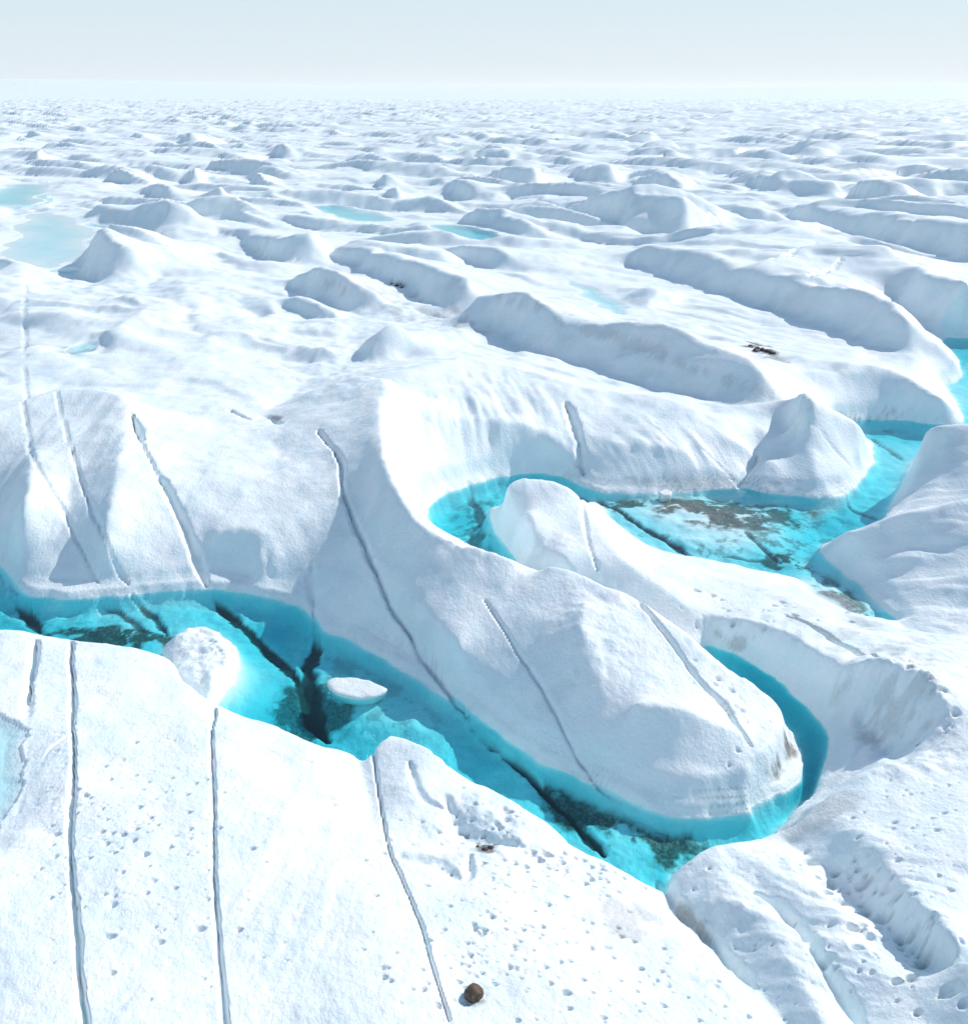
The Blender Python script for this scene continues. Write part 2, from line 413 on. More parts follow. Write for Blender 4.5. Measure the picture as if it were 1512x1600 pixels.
def hummocks(X, Y):
    """Height of the far hummock field: steep on the side that faces the near river, long tails behind."""
    Z = 2.2 + 1.6 * fbm(X, Y, 90, 3, 5) + 0.9 * fbm(X, Y, 24, 3, 9)
    Z = Z + scarps(X, Y) - 2.2
    T = np.zeros_like(Z)
    return Z, T


def add_hummocks(X, Y, Z, ids=None):
    wx = X + 10 * fbm(X, Y, 40, 3, 41, 0.4)
    wy = Y + 10 * fbm(X, Y, 40, 3, 43, 0.4)
    rs = np.random.RandomState(3)
    R = np.hypot(X, Y)
    TH = np.arctan2(X, Y)
    for k, (hx, hy, sz) in enumerate(HUM):
        L, H, a = sz * rs.uniform(18, 58), (0.45 + 0.55 * sz) * (2.8 + 6.0 * rs.rand() ** 1.4), rs.normal(-0.42, 0.28)
        Wf, Wb, bend = H * rs.uniform(0.6, 1.1), sz * rs.uniform(26, 60), rs.normal(0, 0.25) * sz
        hr, ht = math.hypot(hx, hy), math.atan2(hx, hy)
        m = 1.3 * max(L, Wb) + 8
        i0 = np.searchsorted(R[:, 0], hr - m)
        i1 = np.searchsorted(R[:, 0], hr + m)
        j0 = np.searchsorted(TH[0], ht - m / hr)
        j1 = np.searchsorted(TH[0], ht + m / hr)
        if i1 - i0 < 2 or j1 - j0 < 2:
            continue
        sx, sy = wx[i0:i1, j0:j1] - hx, wy[i0:i1, j0:j1] - hy
        u = (sx * math.cos(a) + sy * math.sin(a)) / L
        v = -sx * math.sin(a) + sy * math.cos(a) + bend * L * u * u
        c = np.clip(1 - u * u, 0, 1)
        pf = np.clip(1 + v / (Wf * (0.35 + 0.65 * c)), 0, 1) ** 1.15
        pb = np.clip(1 - v / (Wb * (0.3 + 0.7 * c)), 0, 1) ** 1.25
        b = H * c * np.where(v < 0, pf, pb)
        zz = Z[i0:i1, j0:j1]
        base = 1.5 + b
        k_ = 0.5
        hgt = np.maximum(k_ - np.abs(zz - base), 0) / k_
        if ids is not None:
            sub = ids[i0:i1, j0:j1]
            sub[(base > zz) & (b > 0.16 * H)] = k + 1
        Z[i0:i1, j0:j1] = np.maximum(zz, base) + hgt * hgt * k_ * 0.25
    return Z


def grid(nt, vs, th0=TH0, th1=TH1):
    th = np.linspace(th0, th1, nt)
    R = np.exp(vs)
    return R[:, None] * np.sin(th)[None], R[:, None] * np.cos(th)[None]


vs_solve = V0 + D * np.arange(NV)
GX, GY = grid(NT, vs_solve)
Z0, _ = hummocks(GX, GY)
Z0 = add_hummocks(GX, GY, Z0)
RR = np.hypot(GX, GY)
near = 1 - sstep(150, 330, RR)
Z0 = Z0 * (1 - near) + (5.0 + 1.6 * fbm(GX, GY, 30, 3, 77) + 0.5 * (scarps(GX, GY) - 2.6) * sstep(100, 130, RR)) * near
gam = 0.0012 + 0.012 * sstep(300, 500, RR)

cs = np.zeros((NV, NT))          # constraint sums and weights
cw = np.zeros((NV, NT))
seed = np.zeros((NV, NT), int)   # 1 + mound index, -1 for the sheet


def to_grid(x, y):
    return (np.log(np.hypot(x, y)) - V0) / D, (np.arctan2(x, y) - TH0) / (TH1 - TH0) * (NT - 1)


def lay(line, tag, wgt=1.0):
    P = [world_at(p[0], p[1], p[2]) + (p[2],) for p in line]
    P = np.array(smooth_line(P, 6))
    for a, b in zip(P[:-1], P[1:]):
        i, j = to_grid(np.array([a[0], b[0]]), np.array([a[1], b[1]]))
        n = int(max(abs(i[1] - i[0]), abs(j[1] - j[0])) * 1.5) + 2
        t = np.linspace(0, 1, n)
        ii = np.round(i[0] + (i[1] - i[0]) * t).astype(int)
        jj = np.round(j[0] + (j[1] - j[0]) * t).astype(int)
        ok = (ii >= 0) & (ii < NV) & (jj >= 0) & (jj < NT)
        ii, jj, zz = ii[ok], jj[ok], (a[2] + (b[2] - a[2]) * t)[ok]
        np.add.at(cs, (ii, jj), zz * wgt)
        np.add.at(cw, (ii, jj), wgt)
        seed[ii, jj] = tag


for line in GROUND:
    lay(line, -1)
for k, (_, _, lines) in enumerate(MOUNDS):
    for line in lines:
        lay(line, k + 1)
wp_solve = [np.array([world_at(*p) for p in poly]) for poly in WATERS]
gpx, gpy = frame_of(GX, GY, 0.0)
knob_w = [world_at(*p) for p in KNOB]
for poly in WATERS:
    m = inside(poly, gpx, gpy) & (RR < 190)
    if poly is LOWER:
        m &= ~inside(KNOB, gpx, gpy)
    cs[m], cw[m] = 0.0, 3.0
    seed[m] = -1
m = inside(KNOB, gpx, gpy) & (RR < 190)
cs[m], cw[m] = 0.0, 0.0


def solve(cs, cw, z, gam, alpha, beta, it):
    wc = np.minimum(cw, 3.0) * 6
    tgt = np.where(cw > 0, cs / np.maximum(cw, 1e-9) - z['pull'], 0)

    def lap(q):
        p = np.pad(q, 1, mode='edge')
        return p[2:, 1:-1] + p[:-2, 1:-1] + p[1:-1, 2:] + p[1:-1, :-2] - 4 * q

    def A(q):
        l = lap(q)
        return wc * q + gam * q - alpha * l + beta * lap(l)
    b = wc * tgt
    x = z['x']
    pre = 1.0 / (wc + gam + 4 * alpha + 20 * beta)
    r = b - A(x)
    s = pre * r
    p = s.copy()
    rs = (r * s).sum()
    for _ in range(it):
        Ap = A(p)
        a = rs / max((p * Ap).sum(), 1e-20)
        x = x + a * p
        r = r - a * Ap
        s = pre * r
        rn = (r * s).sum()
        if rn < 1e-7 * b.size * 1e-2:
            break
        p = s + rn / rs * p
        rs = rn
    return x


def down(a, f, how='mean'):
    n, m_ = a.shape[0] // f * f, a.shape[1] // f * f
    q = a[:n, :m_].reshape(n // f, f, m_ // f, f)
    return q.sum((1, 3)) if how == 'sum' else q.mean((1, 3))


def bil(a, I, J):
    I = np.clip(I, 0, a.shape[0] - 1.001)
    J = np.clip(J, 0, a.shape[1] - 1.001)
    i, j = I.astype(int), J.astype(int)
    fi, fj = I - i, J - j
    return (a[i, j] * (1 - fi) + a[i + 1, j] * fi) * (1 - fj) + (a[i, j + 1] * (1 - fi) + a[i + 1, j + 1] * fi) * fj


x = None
for f, it in ((8, 400), (4, 300), (2, 200), (1, 120)):
    s_, w_ = down(cs, f, 'sum'), down(cw, f, 'sum')
    pull = down(Z0, f)
    gm = down(gam, f) * f * f
    if x is None:
        x = np.zeros_like(pull)
    else:
        I, J = np.meshgrid((np.arange(s_.shape[0]) - 0.5) / 2, (np.arange(s_.shape[1]) - 0.5) / 2, indexing='ij')
        x = bil(x, I, J)
    x = solve(s_, w_, {'x': x, 'pull': pull}, gm, 1.0, 1.0 / f ** 2, it)
ZS = x + Z0
# the near slab has worn, rounded breaks of slope
nr = int((math.log(48) - V0) / D)
sm = ZS[:nr].copy()
for _ in range(140):
    p = np.pad(sm, 1, mode='edge')
    sm = 0.25 * (p[2:, 1:-1] + p[:-2, 1:-1] + p[1:-1, 2:] + p[1:-1, :-2])
k_ = (1 - sstep(39.5, 43.5, RR[:nr])) * (1 - sstep(0.10, 0.2, np.arctan2(GX[:nr], GY[:nr])))
ZS[:nr] = sm * k_ + ZS[:nr] * (1 - k_)
# watershed: which crest does each place on the ice belong to
lab = seed.copy()
heap = []
for i, j in zip(*np.nonzero(seed)):
    heapq.heappush(heap, (-ZS[i, j], i, j))
while heap:
    _, i, j = heapq.heappop(heap)
    for di, dj in ((1, 0), (-1, 0), (0, 1), (0, -1)):
        a, b = i + di, j + dj
        if 0 <= a < NV and 0 <= b < NT and lab[a, b] == 0:
            lab[a, b] = lab[i, j]
            heapq.heappush(heap, (-ZS[a, b], a, b))

# ------------------------------------------------------------------ the mesh grid
NTM = 720
vs, v = [], math.log(15.0)
while v < math.log(60000.0):
    vs.append(v)
    r = math.exp(v)
    v += 0.0021 if r < 110 else 0.0032 if r < 450 else 0.0055 if r < 4200 else 0.02 if r < 9000 else 0.06
vs = np.array(vs)
NVM = len(vs)
X, Y = grid(NTM, vs)
R = np.hypot(X, Y)
I, J = (np.log(R) - V0) / D, np.broadcast_to(np.linspace(0, NT - 1, NTM)[None], R.shape)


def bicubic(a, I, J):
    i, j = np.floor(I).astype(int), np.floor(J).astype(int)
    fi, fj = I - i, J - j

    def wts(t):
        return ((-t + 2 * t ** 2 - t ** 3) / 2, (2 - 5 * t ** 2 + 3 * t ** 3) / 2, (t + 4 * t ** 2 - 3 * t ** 3) / 2, (-t ** 2 + t ** 3) / 2)
    wi, wj = wts(fi), wts(fj)
    o = 0
    for m_ in range(4):
        for n_ in range(4):
            o = o + wi[m_] * wj[n_] * a[np.clip(i + m_ - 1, 0, a.shape[0] - 1), np.clip(j + n_ - 1, 0, a.shape[1] - 1)]
    return o


nn = int(np.searchsorted(vs, math.log(1400.0)))
wa = 0.5 + 1.7 * sstep(95, 190, R[:nn])
PX0, PY0 = frame_of(X[:nn], Y[:nn], 0.0)
for poly in WATERS:                       # keep the river banks where they are
    wet_ = inside(poly, PX0, PY0) & (R[:nn] < 190)
    for _ in range(9):
        wet_ = wet_ | np.roll(wet_, 2, 0) | np.roll(wet_, -2, 0) | np.roll(wet_, 2, 1) | np.roll(wet_, -2, 1)
    wa = np.where(wet_, 0.0, wa)
for _ in range(12):
    wa = (wa + np.roll(wa, 1, 0) + np.roll(wa, -1, 0) + np.roll(wa, 1, 1) + np.roll(wa, -1, 1)) / 5
WX = X[:nn] + wa * 1.5 * fbm(X[:nn], Y[:nn], 16, 3, 51)
WY = Y[:nn] + wa * 1.5 * fbm(X[:nn], Y[:nn], 16, 3, 53)
IW, JW = (np.log(np.hypot(WX, WY)) - V0) / D, (np.arctan2(WX, WY) - TH0) / (TH1 - TH0) * (NT - 1)
Z = np.empty_like(X)
hid = np.zeros(X.shape, int)
Zf, _ = hummocks(X, Y)
fade = 1 - sstep(3000, 6000, R)
Zf = 2.2 + (Zf - 2.2) * fade
Zf = add_hummocks(X, Y, Zf, hid)
AZ = np.arctan2(X, Y)
far_rise = sstep(4000, 16000, R) * (55 + 120 * sstep(0.02, -0.42, AZ) + 60 * sstep(0.12, 0.5, AZ) + 14 * fbm(AZ * 9, AZ * 0, 1.0, 2, 3))
Zf = Zf + far_rise
Z[nn:] = Zf[nn:]
bl = sstep(950, 1350, R[:nn])
Z[:nn] = bicubic(ZS, IW, JW) * (1 - bl) + Zf[:nn] * bl
hid[R < 200] = 0

# river masks and distances
PX0, PY0 = frame_of(X, Y, 0.0)
n2 = int(np.searchsorted(vs, math.log(200.0)))
dist = np.full(X.shape, 60.0)            # > 0 on the ice, < 0 in the water
for poly in WATERS:
    pw = smooth_line([world_at(*p) for p in poly] + [world_at(*poly[0])], 4)
    sub = slice(0, n2)
    x0, y0 = np.array(pw).min(0) - 8
    x1, y1 = np.array(pw).max(0) + 8
    q = np.nonzero((X[sub] > x0) & (X[sub] < x1) & (Y[sub] > y0) & (Y[sub] < y1))
    xs, ys = X[sub][q], Y[sub][q]
    xs = xs + 0.5 * fbm(xs, ys, 2.2, 3, 91)
    ys = ys + 0.5 * fbm(xs, ys, 2.2, 3, 93)
    dd = segdist(pw, xs, ys)
    ins = inside(pw, xs, ys)
    if poly is LOWER:
        kw = smooth_line(knob_w + [knob_w[0]], 4)
        dk, ik = segdist(kw, xs, ys), inside(kw, xs, ys)
        dd = np.where(ins, np.minimum(dd, dk), dd)
        zk = np.where(ik, 0.62 * np.sqrt(np.clip(dk / 0.9, 0, 1)) + 0.42 * fbm(xs, ys, 0.9, 4, 99) * np.clip(dk, 0, 1), 0)
        Zs = Z[:n2]
        Zs[q] = np.where(ik, zk, Zs[q])
        ins = ins & ~ik
    cur = dist[:n2]
    cur[q] = np.where(ins, -dd, np.minimum(cur[q], np.where(cur[q] < 0, cur[q], dd)))

# relief of the ice
nearw = sstep(0.0, 3.0, np.abs(dist))
rough = np.full(X.shape, 0.35)


def blob(px, py, rx, ry, soft=0.6, ang=0.0):
    """Mask over an ellipse seen in the frame (uses the current surface)."""
    c, s = math.cos(ang), math.sin(ang)
    ex, ey = PXS - px, PYS - py
    u, v_ = (ex * c + ey * s) / rx, (-ex * s + ey * c) / ry
    return 1 - sstep(1 - soft, 1 + soft, np.sqrt(u * u + v_ * v_))


Z = np.where(dist > 0, np.maximum(Z, 0.05), Z)
PXS, PYS = frame_of(X, Y, Z)
for px, py, rx, ry, a in ((1430, 1080, 60, 60, 1.2), (1370, 1140, 80, 70, 0.8), (1400, 1170, 110, 40, 1.0), (1250, 1400, 190, 110, 0.45), (1150, 1360, 120, 60, .6), (900, 1350, 150, 60, 0.6),
                          (740, 1300, 80, 60, 1.0), (520, 560, 90, 60, 0.6), (400, 480, 200, 60, 0.35), (760, 850, 120, 25, 0.8), (1000, 540, 40, 200, 0.2),
                          (1450, 980, 120, 40, 0.6), (930, 1000, 60, 90, 0.5), (170, 440, 90, 60, 0.5), (1120, 1440, 60, 100, 1.0), (300, 1020, 60, 40, 0.4),
                          (660, 500, 120, 25, 0.5), (1210, 1180, 30, 30, 0.8)):
    rough = np.maximum(rough, a * blob(px, py, rx, ry) + 0.3)
lim = R < 600
rel = np.zeros_like(Z)
rel[lim] = (1.3 * sstep(100, 220, R[lim]) * fbm(X[lim] * 0.5 - Y[lim] * 0.2, Y[lim] * 0.9 + X[lim] * 0.4, 13.0, 3, 25) + 0.75 * fbm(X[lim], Y[lim], 9.0, 3, 21) * 0.7 + rough[lim] * (0.55 * fbm(X[lim], Y[lim], 2.6, 4, 23)))
crisp = R < 130
rid = 0.5 - np.abs(fbm(X[crisp] * 0.8 + Y[crisp] * 0.6, Y[crisp] * 0.35 - X[crisp] * 0.5, 0.9, 3, 29))
rel[crisp] += 0.10 * rough[crisp] * (rid - 0.3)
for px, py, rx, ry, ang, wl, am in ((760, 670, 130, 90, 1.75, 1.6, 0.5), (1190, 1020, 90, 50, 1.2, 1.0, 0.35), (1390, 1110, 90, 85, 0.5, 0.9, 0.8), (560, 820, 200, 200, 2.1, 1.8, 0.12),
                                    (1420, 870, 120, 90, -0.5, 1.3, 0.4), (1450, 730, 70, 60, -0.6, 1.2, 0.3), (150, 760, 180, 160, 1.5, 1.4, 0.15), (450, 1350, 110, 230, 1.45, 0.9, 0.10),
                                    (1040, 720, 120, 60, 2.0, 1.3, 0.3), (1330, 1450, 150, 120, -0.75, 1.0, 0.35), (1000, 540, 230, 60, 2.4, 2.0, 0.5), (1250, 480, 180, 60, 2.4, 2.2, 0.5)):
    b_ = blob(px, py, rx, ry)
    q = b_ > 0.02
    al, ac_ = X[q] * math.cos(ang) + Y[q] * math.sin(ang), -X[q] * math.sin(ang) + Y[q] * math.cos(ang)
    rel[q] += b_[q] * am * fbm(ac_, al * 0.16, wl, 3, int(px))
Z = Z + rel * np.where(dist > 0, nearw, 0) * (1 - sstep(400, 600, R))

# banks and beds
ledge = 0.3 + 0.2 * np.clip(blob(250, 915, 330, 40) + blob(700, 1090, 280, 70, 0.5, 0.62) + blob(1050, 1260, 180, 40), 0, 1)
bank = ledge * sstep(0.0, 0.55, dist)
Z = np.where(dist > 0, np.where(dist < 30, np.maximum(Z, 0.04) * sstep(-0.2, 1.6, dist) + np.where(Z < ledge + 0.5, bank, bank * np.clip(1 - (Z - ledge - 0.5) / 2.5, 0, 1)), Z), Z)
depth = np.zeros_like(Z)
wet = dist < 0
dp = (1.75 + 1.6 * sstep(17.5, 20.5, X) * (Y < 72)) * (1 - np.exp(dist / 0.42)) + 0.12
# shoals (frame ellipse, share of the depth that is left)
for px, py, rx, ry, an, k in ((600, 1080, 120, 50, 0.5, 0.4), (1140, 815, 95, 35, 0.1, 0.30), (1320, 935, 60, 30, 0.6, 0.25), (1050, 800, 120, 40, 0.3, 0.5),
                              (350, 1050, 55, 55, 0, 0.22), (1400, 690, 60, 30, 0, 0.5), (960, 1270, 130, 40, 0.4, 0.65), (1250, 920, 40, 20, 0.4, 0.2), (1300, 925, 75, 30, 0.6, 0.15),
                              (1010, 850, 60, 25, 0.4, 0.4), (180, 960, 150, 25, 0, 0.7), (1080, 780, 160, 18, 0, 0.3), (1500, 620, 40, 40, 0, 0.55)):
    dp = dp * (1 - (1 - k) * blob(px, py + 12, rx, ry, 0.9, an))
dp = dp * (0.88 + 0.5 * fbm(X, Y, 7.0, 3, 61)) + 0.25 * fbm(X, Y, 1.3, 3, 63)
Z = np.where(wet, -np.maximum(dp, 0.06), Z)


# ---- tracing frame positions onto the finished ice
def surf(x, y):
    ii = np.interp(np.log(np.hypot(x, y)), vs, np.arange(NVM))
    jj = (np.arctan2(x, y) - TH0) / (TH1 - TH0) * (NTM - 1)
    return bil(Z, ii, jj)


def drop(px, py):
    dx, dy = px - 756.0, py - 800.0
    d = np.array([dx, F * CP - dy * SP, -F * SP - dy * CP])
    d = d / np.linalg.norm(d)
    t = np.exp(np.linspace(math.log(15), math.log(1500), 6000))
    x_, y_, z_ = d[0] * t, d[1] * t, CAM_H + d[2] * t
    below = z_ < surf(x_, y_)
    k = int(np.argmax(below)) if below.any() else len(t) - 1
    return x_[k], y_[k], z_[k]


def carve_line(pts, width, deep, prof='v'):
    """Groove along a line; returns its mask."""
    P = smooth_line([drop(*p)[:2] for p in pts], 4)
    P = np.array(P)
    lo, hi = P.min(0) - 3 * width, P.max(0) + 3 * width
    q = np.nonzero((X > lo[0]) & (X < hi[0]) & (Y > lo[1]) & (Y < hi[1]))
    xs, ys = X[q], Y[q]
    wob = 0.2 * width + 0.06
    dd = segdist(P, xs + wob * fbm(xs, ys, 2.6, 3, 7), ys + wob * fbm(xs, ys, 2.6, 3, 8))
    # narrower at the ends and here and there
    ww = width * (0.85 + 0.6 * fbm(xs, ys, 3.0, 2, 33) + 0.45 * fbm(xs, ys, 0.7, 2, 34))
    de = np.minimum(np.hypot(xs - P[0][0], ys - P[0][1]), np.hypot(xs - P[-1][0], ys - P[-1][1]))
    ww = np.maximum(ww, 0.06) * (0.4 + 0.6 * sstep(0, 2.5 * width, de))
    k = 1 - sstep(0.1, 1.15, dd / ww)
    return q, k, dd / ww


crack = np.zeros_like(Z)
dirt = np.zeros_like(Z)  # dirt, plus shade painted on the bowl wall and block tip
PART = np.zeros(Z.shape, int)
# line, half width (m), depth (m), darkness under water
CRACKS = [
    ([(38, 560), (38, 640), (55, 720), (100, 800), (140, 880), (156, 912)], 0.24, 0.26, 0.0),
    ([(88, 612), (100, 660), (120, 730), (160, 830), (205, 915)], 0.24, 0.26, 0.0),
    ([(158, 938), (190, 960), (228, 988)], 0.4, 0.4, 0.8), ([(208, 930), (235, 960), (262, 992)], 0.55, 0.5, 0.9),
    ([(205, 650), (225, 700), (250, 750)], 0.32, 0.4, 0), ([(206, 648), (214, 668), (222, 688)], 0.7, 0.8, 0), ([(250, 750), (275, 790), (300, 850), (322, 912)], 0.6, 0.7, 0),
    ([(335, 932), (385, 985), (430, 1030), (475, 1085), (490, 1130), (510, 1160)], 0.8, 0.5, 1.0),
    ([(487, 880), (489, 930), (492, 958)], 0.6, 0.4, 0.0), ([(492, 965), (495, 1000), (481, 1060), (490, 1110), (505, 1155)], 1.0, 0.7, 1.0),
    ([(497, 672), (530, 715), (535, 760), (560, 830), (600, 920), (640, 985), (690, 1060), (727, 1108)], 0.3, 0.75, 0),
    ([(728, 1114), (790, 1172), (850, 1240), (900, 1290), (945, 1335)], 0.42, 0.6, 1.0),
    ([(756, 935), (801, 1005), (846, 1075), (886, 1150), (926, 1220)], 0.17, 0.22, 0), ([(930, 1225), (980, 1262), (1045, 1305)], 0.4, 0.4, 0.8),
    ([(1000, 942), (1040, 990), (1090, 1060), (1130, 1100), (1150, 1130), (1172, 1165)], 0.24, 0.55, 0),
    ([(57, 1000), (48, 1060), (42, 1120), (37, 1180), (25, 1260)], 0.35, 0.7, 0),
    ([(110, 1003), (113, 1100), (115, 1200), (110, 1300), (115, 1400), (122, 1500), (132, 1610)], 0.2, 0.55, 0),
    ([(335, 1106), (330, 1170), (333, 1250), (335, 1340), (340, 1450), (354, 1610)], 0.15, 0.38, 0),
    ([(578, 1180), (595, 1260), (605, 1320), (640, 1400), (665, 1470), (685, 1540), (702, 1595)], 0.12, 0.32, 0),
    ([(735, 765), (748, 800), (775, 845), (800, 868)], 0.9, 0.5, 0.8), ([(930, 768), (1000, 822), (1075, 868)], 0.6, 0.5, 1.0),
    ([(1320, 772), (1370, 812)], 0.4, 0.4, 0.7), ([(1165, 832), (1220, 880)], 0.5, 0.4, 0.8), ([(0, 892), (35, 940), (66, 988)], 0.8, 0.6, 1.0),
    ([(1130, 870), (1180, 876), (1235, 878)], 0.4, 0.3, 0.7), ([(1360, 685), (1410, 720)], 0.5, 0.3, 0.7),
    ([(1205, 405), (1240, 392), (1275, 378)], 0.5, 0.5, 0), ([(1260, 435), (1315, 402)], 0.5, 0.5, 0),
    ([(1228, 962), (1290, 990), (1365, 1025)], 0.4, 0.8, 0.0),
    ([(893, 762), (915, 830), (932, 890)], 0.28, 0.25, 0),
    ([(885, 630), (905, 690), (912, 738)], 0.8, 0.9, 0),
    ([(1028, 1380), (1060, 1422), (1110, 1472), (1180, 1545)], 0.5, 0.7, 0.0),
    ([(1182, 712), (1168, 735), (1152, 757)], 0.6, 0.6, 0),
    ([(1180, 1395), (1230, 1430), (1290, 1510), (1345, 1600)], 0.55, 0.6, 0),
    ([(120, 1152), (220, 1130), (326, 1110)], 0.12, 0.12, 0), ([(60, 1190), (80, 1165), (110, 1150)], 0.15, 0.2, 0),
    ([(698, 1250), (715, 1290), (755, 1312), (800, 1318)], 0.75, 0.4, 0), ([(625, 1335), (680, 1350), (725, 1372), (738, 1335)], 0.6, 0.35, 0), ([(640, 1190), (655, 1240), (690, 1262)], 0.3, 0.25, 0), ([(1100, 705), (1180, 780)], 0.2, 0.2, 0), ([(1265, 660), (1320, 720), (1345, 750)], 0.22, 0.2, 0), ([(40, 440), (38, 500), (40, 560)], 0.3, 0.3, 0),
    ([(470, 400), (440, 410)], 0.3, 0.3, 0), ([(358, 640), (390, 655), (418, 650), (440, 662)], 0.5, 0.5, 0),
]
for pts, wd, de, dark in CRACKS:
    q, k, dn = carve_line(pts, wd, de)
    under = Z[q] < 0
    Z[q] = Z[q] - np.where(under, 0.6, 1.0) * de * k
    crack[q] = np.maximum(crack[q], np.where(under, sstep(0.2, 0.6, k) * dark * sstep(-0.1, -0.7, dist[q]), 0))
    PART[q] = np.where((k > 0.25) & ~under & (wd > 0.25), 1, PART[q])

# melt pits scattered over the near ice
pit_zones = [((215, 1290), (120, 110), 170, 0.15), ((90, 1250), (40, 160), 60, 0.12), ((850, 1450), (190, 130), 260, 0.12), ((470, 1300), (120, 160), 50, 0.09),
             ((1100, 1560), (150, 60), 60, 0.11), ((900, 1350), (120, 30), 90, 0.16), ((1420, 1450), (90, 120), 60, 0.18), ((1430, 1290), (80, 90), 50, 0.13),
             ((760, 1290), (60, 40), 40, 0.18), ((1370, 1440), (110, 90), 26, 0.34), ((1130, 1110), (60, 60), 40, 0.15), ((780, 1380), (90, 60), 60, 0.12),
             ((1180, 960), (110, 40), 50, 0.22), ((650, 1520), (50, 70), 25, 0.12), ((300, 1480), (260, 100), 60, 0.07),
             ((330, 1000), (30, 20), 14, 0.2), ((740, 1500), (22, 60), 40, 0.13)]
for line, n, rad in (([(1400, 1026), (1445, 1052), (1478, 1096), (1474, 1136), (1440, 1168)], 14, 0.28), ([(1245, 1340), (1300, 1385), (1380, 1450), (1450, 1520), (1512, 1575)], 22, 0.36)):
    sm_ = smooth_line(line, 12)
    for _ in range(n):
        p_ = sm_[rng.randint(len(sm_))]
        pit_zones.append(((p_[0], p_[1]), (14, 11), 1, rad))
for (cx, cy), (sx, sy), n, rad in pit_zones:
    for _ in range(n if n == 1 else int(n * 1.5)):
        px, py = rng.normal(cx, sx * 0.62), rng.normal(cy, sy * 0.62)
        if not (-60 < px < 1570 and 850 < py < 1640):
            continue
        x_, y_, z_ = drop(px, py)
        if z_ < 0.6:
            continue
        rr = 0.55 * rad * (0.45 + 1.5 * rng.rand() ** 3 + 0.35 * rng.rand())
        rx_, ry_ = rr * rng.uniform(0.9, 1.5), rr * rng.uniform(0.8, 1.1)
        i, j = int(np.searchsorted(vs, math.log(math.hypot(x_, y_)))), int((math.atan2(x_, y_) - TH0) / (TH1 - TH0) * (NTM - 1))
        hw = int(2.2 * rx_ / (math.hypot(x_, y_) * 0.0021)) + 2
        sl_ = (slice(max(i - hw, 0), i + hw), slice(max(j - hw, 0), j + hw))
        e = np.hypot((X[sl_] - x_) / rx_, (Y[sl_] - y_) / ry_)
        Z[sl_] -= min(rr * 1.3, 0.34) * (1 - sstep(0.45, 1.15, e))
        dirt[sl_] = np.maximum(dirt[sl_], 0.5 * rng.rand() ** 2 * (1 - sstep(0.2, 0.8, e)))

# dirt, debris, sediment and a little painted shade (frame ellipse, angle, strength)
PXS, PYS = frame_of(X, Y, Z)
nz = fbm(X, Y, 2.2, 5, 71, 0.62)
nzl = fbm(X, Y, 6.0, 3, 73)
SEDIMENT = ((1135, 792, 105, 24, 0.12, 1.0), (990, 782, 65, 13, 0.05, 1.0), (965, 1278, 105, 40, 0.5, 0.95), (1020, 1310, 45, 18, 0.5, 0.8), (200, 1000, 85, 15, 0.1, 1.0),
            (485, 1120, 42, 45, 0.9, 0.8), (1238, 882, 32, 13, 0.1, 1.1), (1335, 945, 60, 22, 0.5, 0.8), (555, 1030, 60, 22, 0.6, 0.35),
            (775, 835, 40, 34, 0.9, 0.7), (1390, 664, 70, 8, 0.05, 0.9))
SOIL_AND_SHADE = ((1214, 1190, 22, 40, 0.5, 0.8), (1175, 1240, 40, 12, -0.5, 0.5), (1188, 545, 26, 8, 0.35, 0.9), (620, 446, 11, 6, 0.4, 0.9), (755, 1322, 22, 10, 0.2, 0.8), (744, 1566, 20, 10, 0.2, 0.55), (1195, 556, 40, 8, 0.35, 0.45), (760, 1480, 14, 10, 0, 0.4), (1180, 1530, 16, 30, -0.6, 0.4),  # first two: block-tip dirt, darkened further to stand in for cast shadow
        (960, 1430, 70, 30, 0.4, 0.30), (1085, 1445, 10, 60, -0.75, 0.5), (1300, 985, 150, 30, 0.35, 0.20), (1130, 1000, 40, 12, 0.2, 0.35), (1395, 1120, 80, 70, -0.4, 0.24),  # last one: shade of the scooped wall, painted as a darker tint
        (640, 480, 120, 20, 0.3, 0.25), (130, 545, 30, 8, -0.2, 0.4), (1100, 755, 120, 9, 0, 0.22), (440, 655, 12, 4, 0.2, 0.6), (1290, 1270, 80, 20, -0.5, 0.25), (1010, 545, 300, 12, 0.35, 0.2))
onbed = sstep(-0.35, -1.0, dist + 0.5 * fbm(X, Y, 3.0, 3, 66))
for lst, m_ in ((SEDIMENT, Z < -0.04), (SOIL_AND_SHADE, Z > 0.15)):
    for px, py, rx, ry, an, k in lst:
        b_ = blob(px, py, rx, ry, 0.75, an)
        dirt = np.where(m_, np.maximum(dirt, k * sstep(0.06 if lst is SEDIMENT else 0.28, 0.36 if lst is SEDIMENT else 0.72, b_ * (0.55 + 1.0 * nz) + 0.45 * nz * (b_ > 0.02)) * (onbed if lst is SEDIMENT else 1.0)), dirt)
# thin dirty melt lines along the feet of the banks
lines = sstep(0.55, 0.95, np.sin(Z * 17 + 2.5 * fbm(X, Y, 5.0, 2, 85))) * (0.5 + fbm(X, Y, 3.0, 3, 86))
foot = (dist > 0.15) * (1 - sstep(2.0, 4.5, dist)) * (Z > 0.1) * (1 - sstep(1.0, 1.8, Z))
for px, py, rx, ry, k in ((1050, 752, 170, 26, 0.55), (1240, 765, 130, 22, 0.4), (1400, 650, 110, 16, 0.4), (220, 915, 260, 24, 0.22), (620, 1020, 180, 60, 0.25), (960, 1235, 200, 40, 0.25), (1170, 1230, 90, 50, 0.6)):
    dirt = np.maximum(dirt, k * lines * foot * blob(px, py, rx, ry, 0.6))
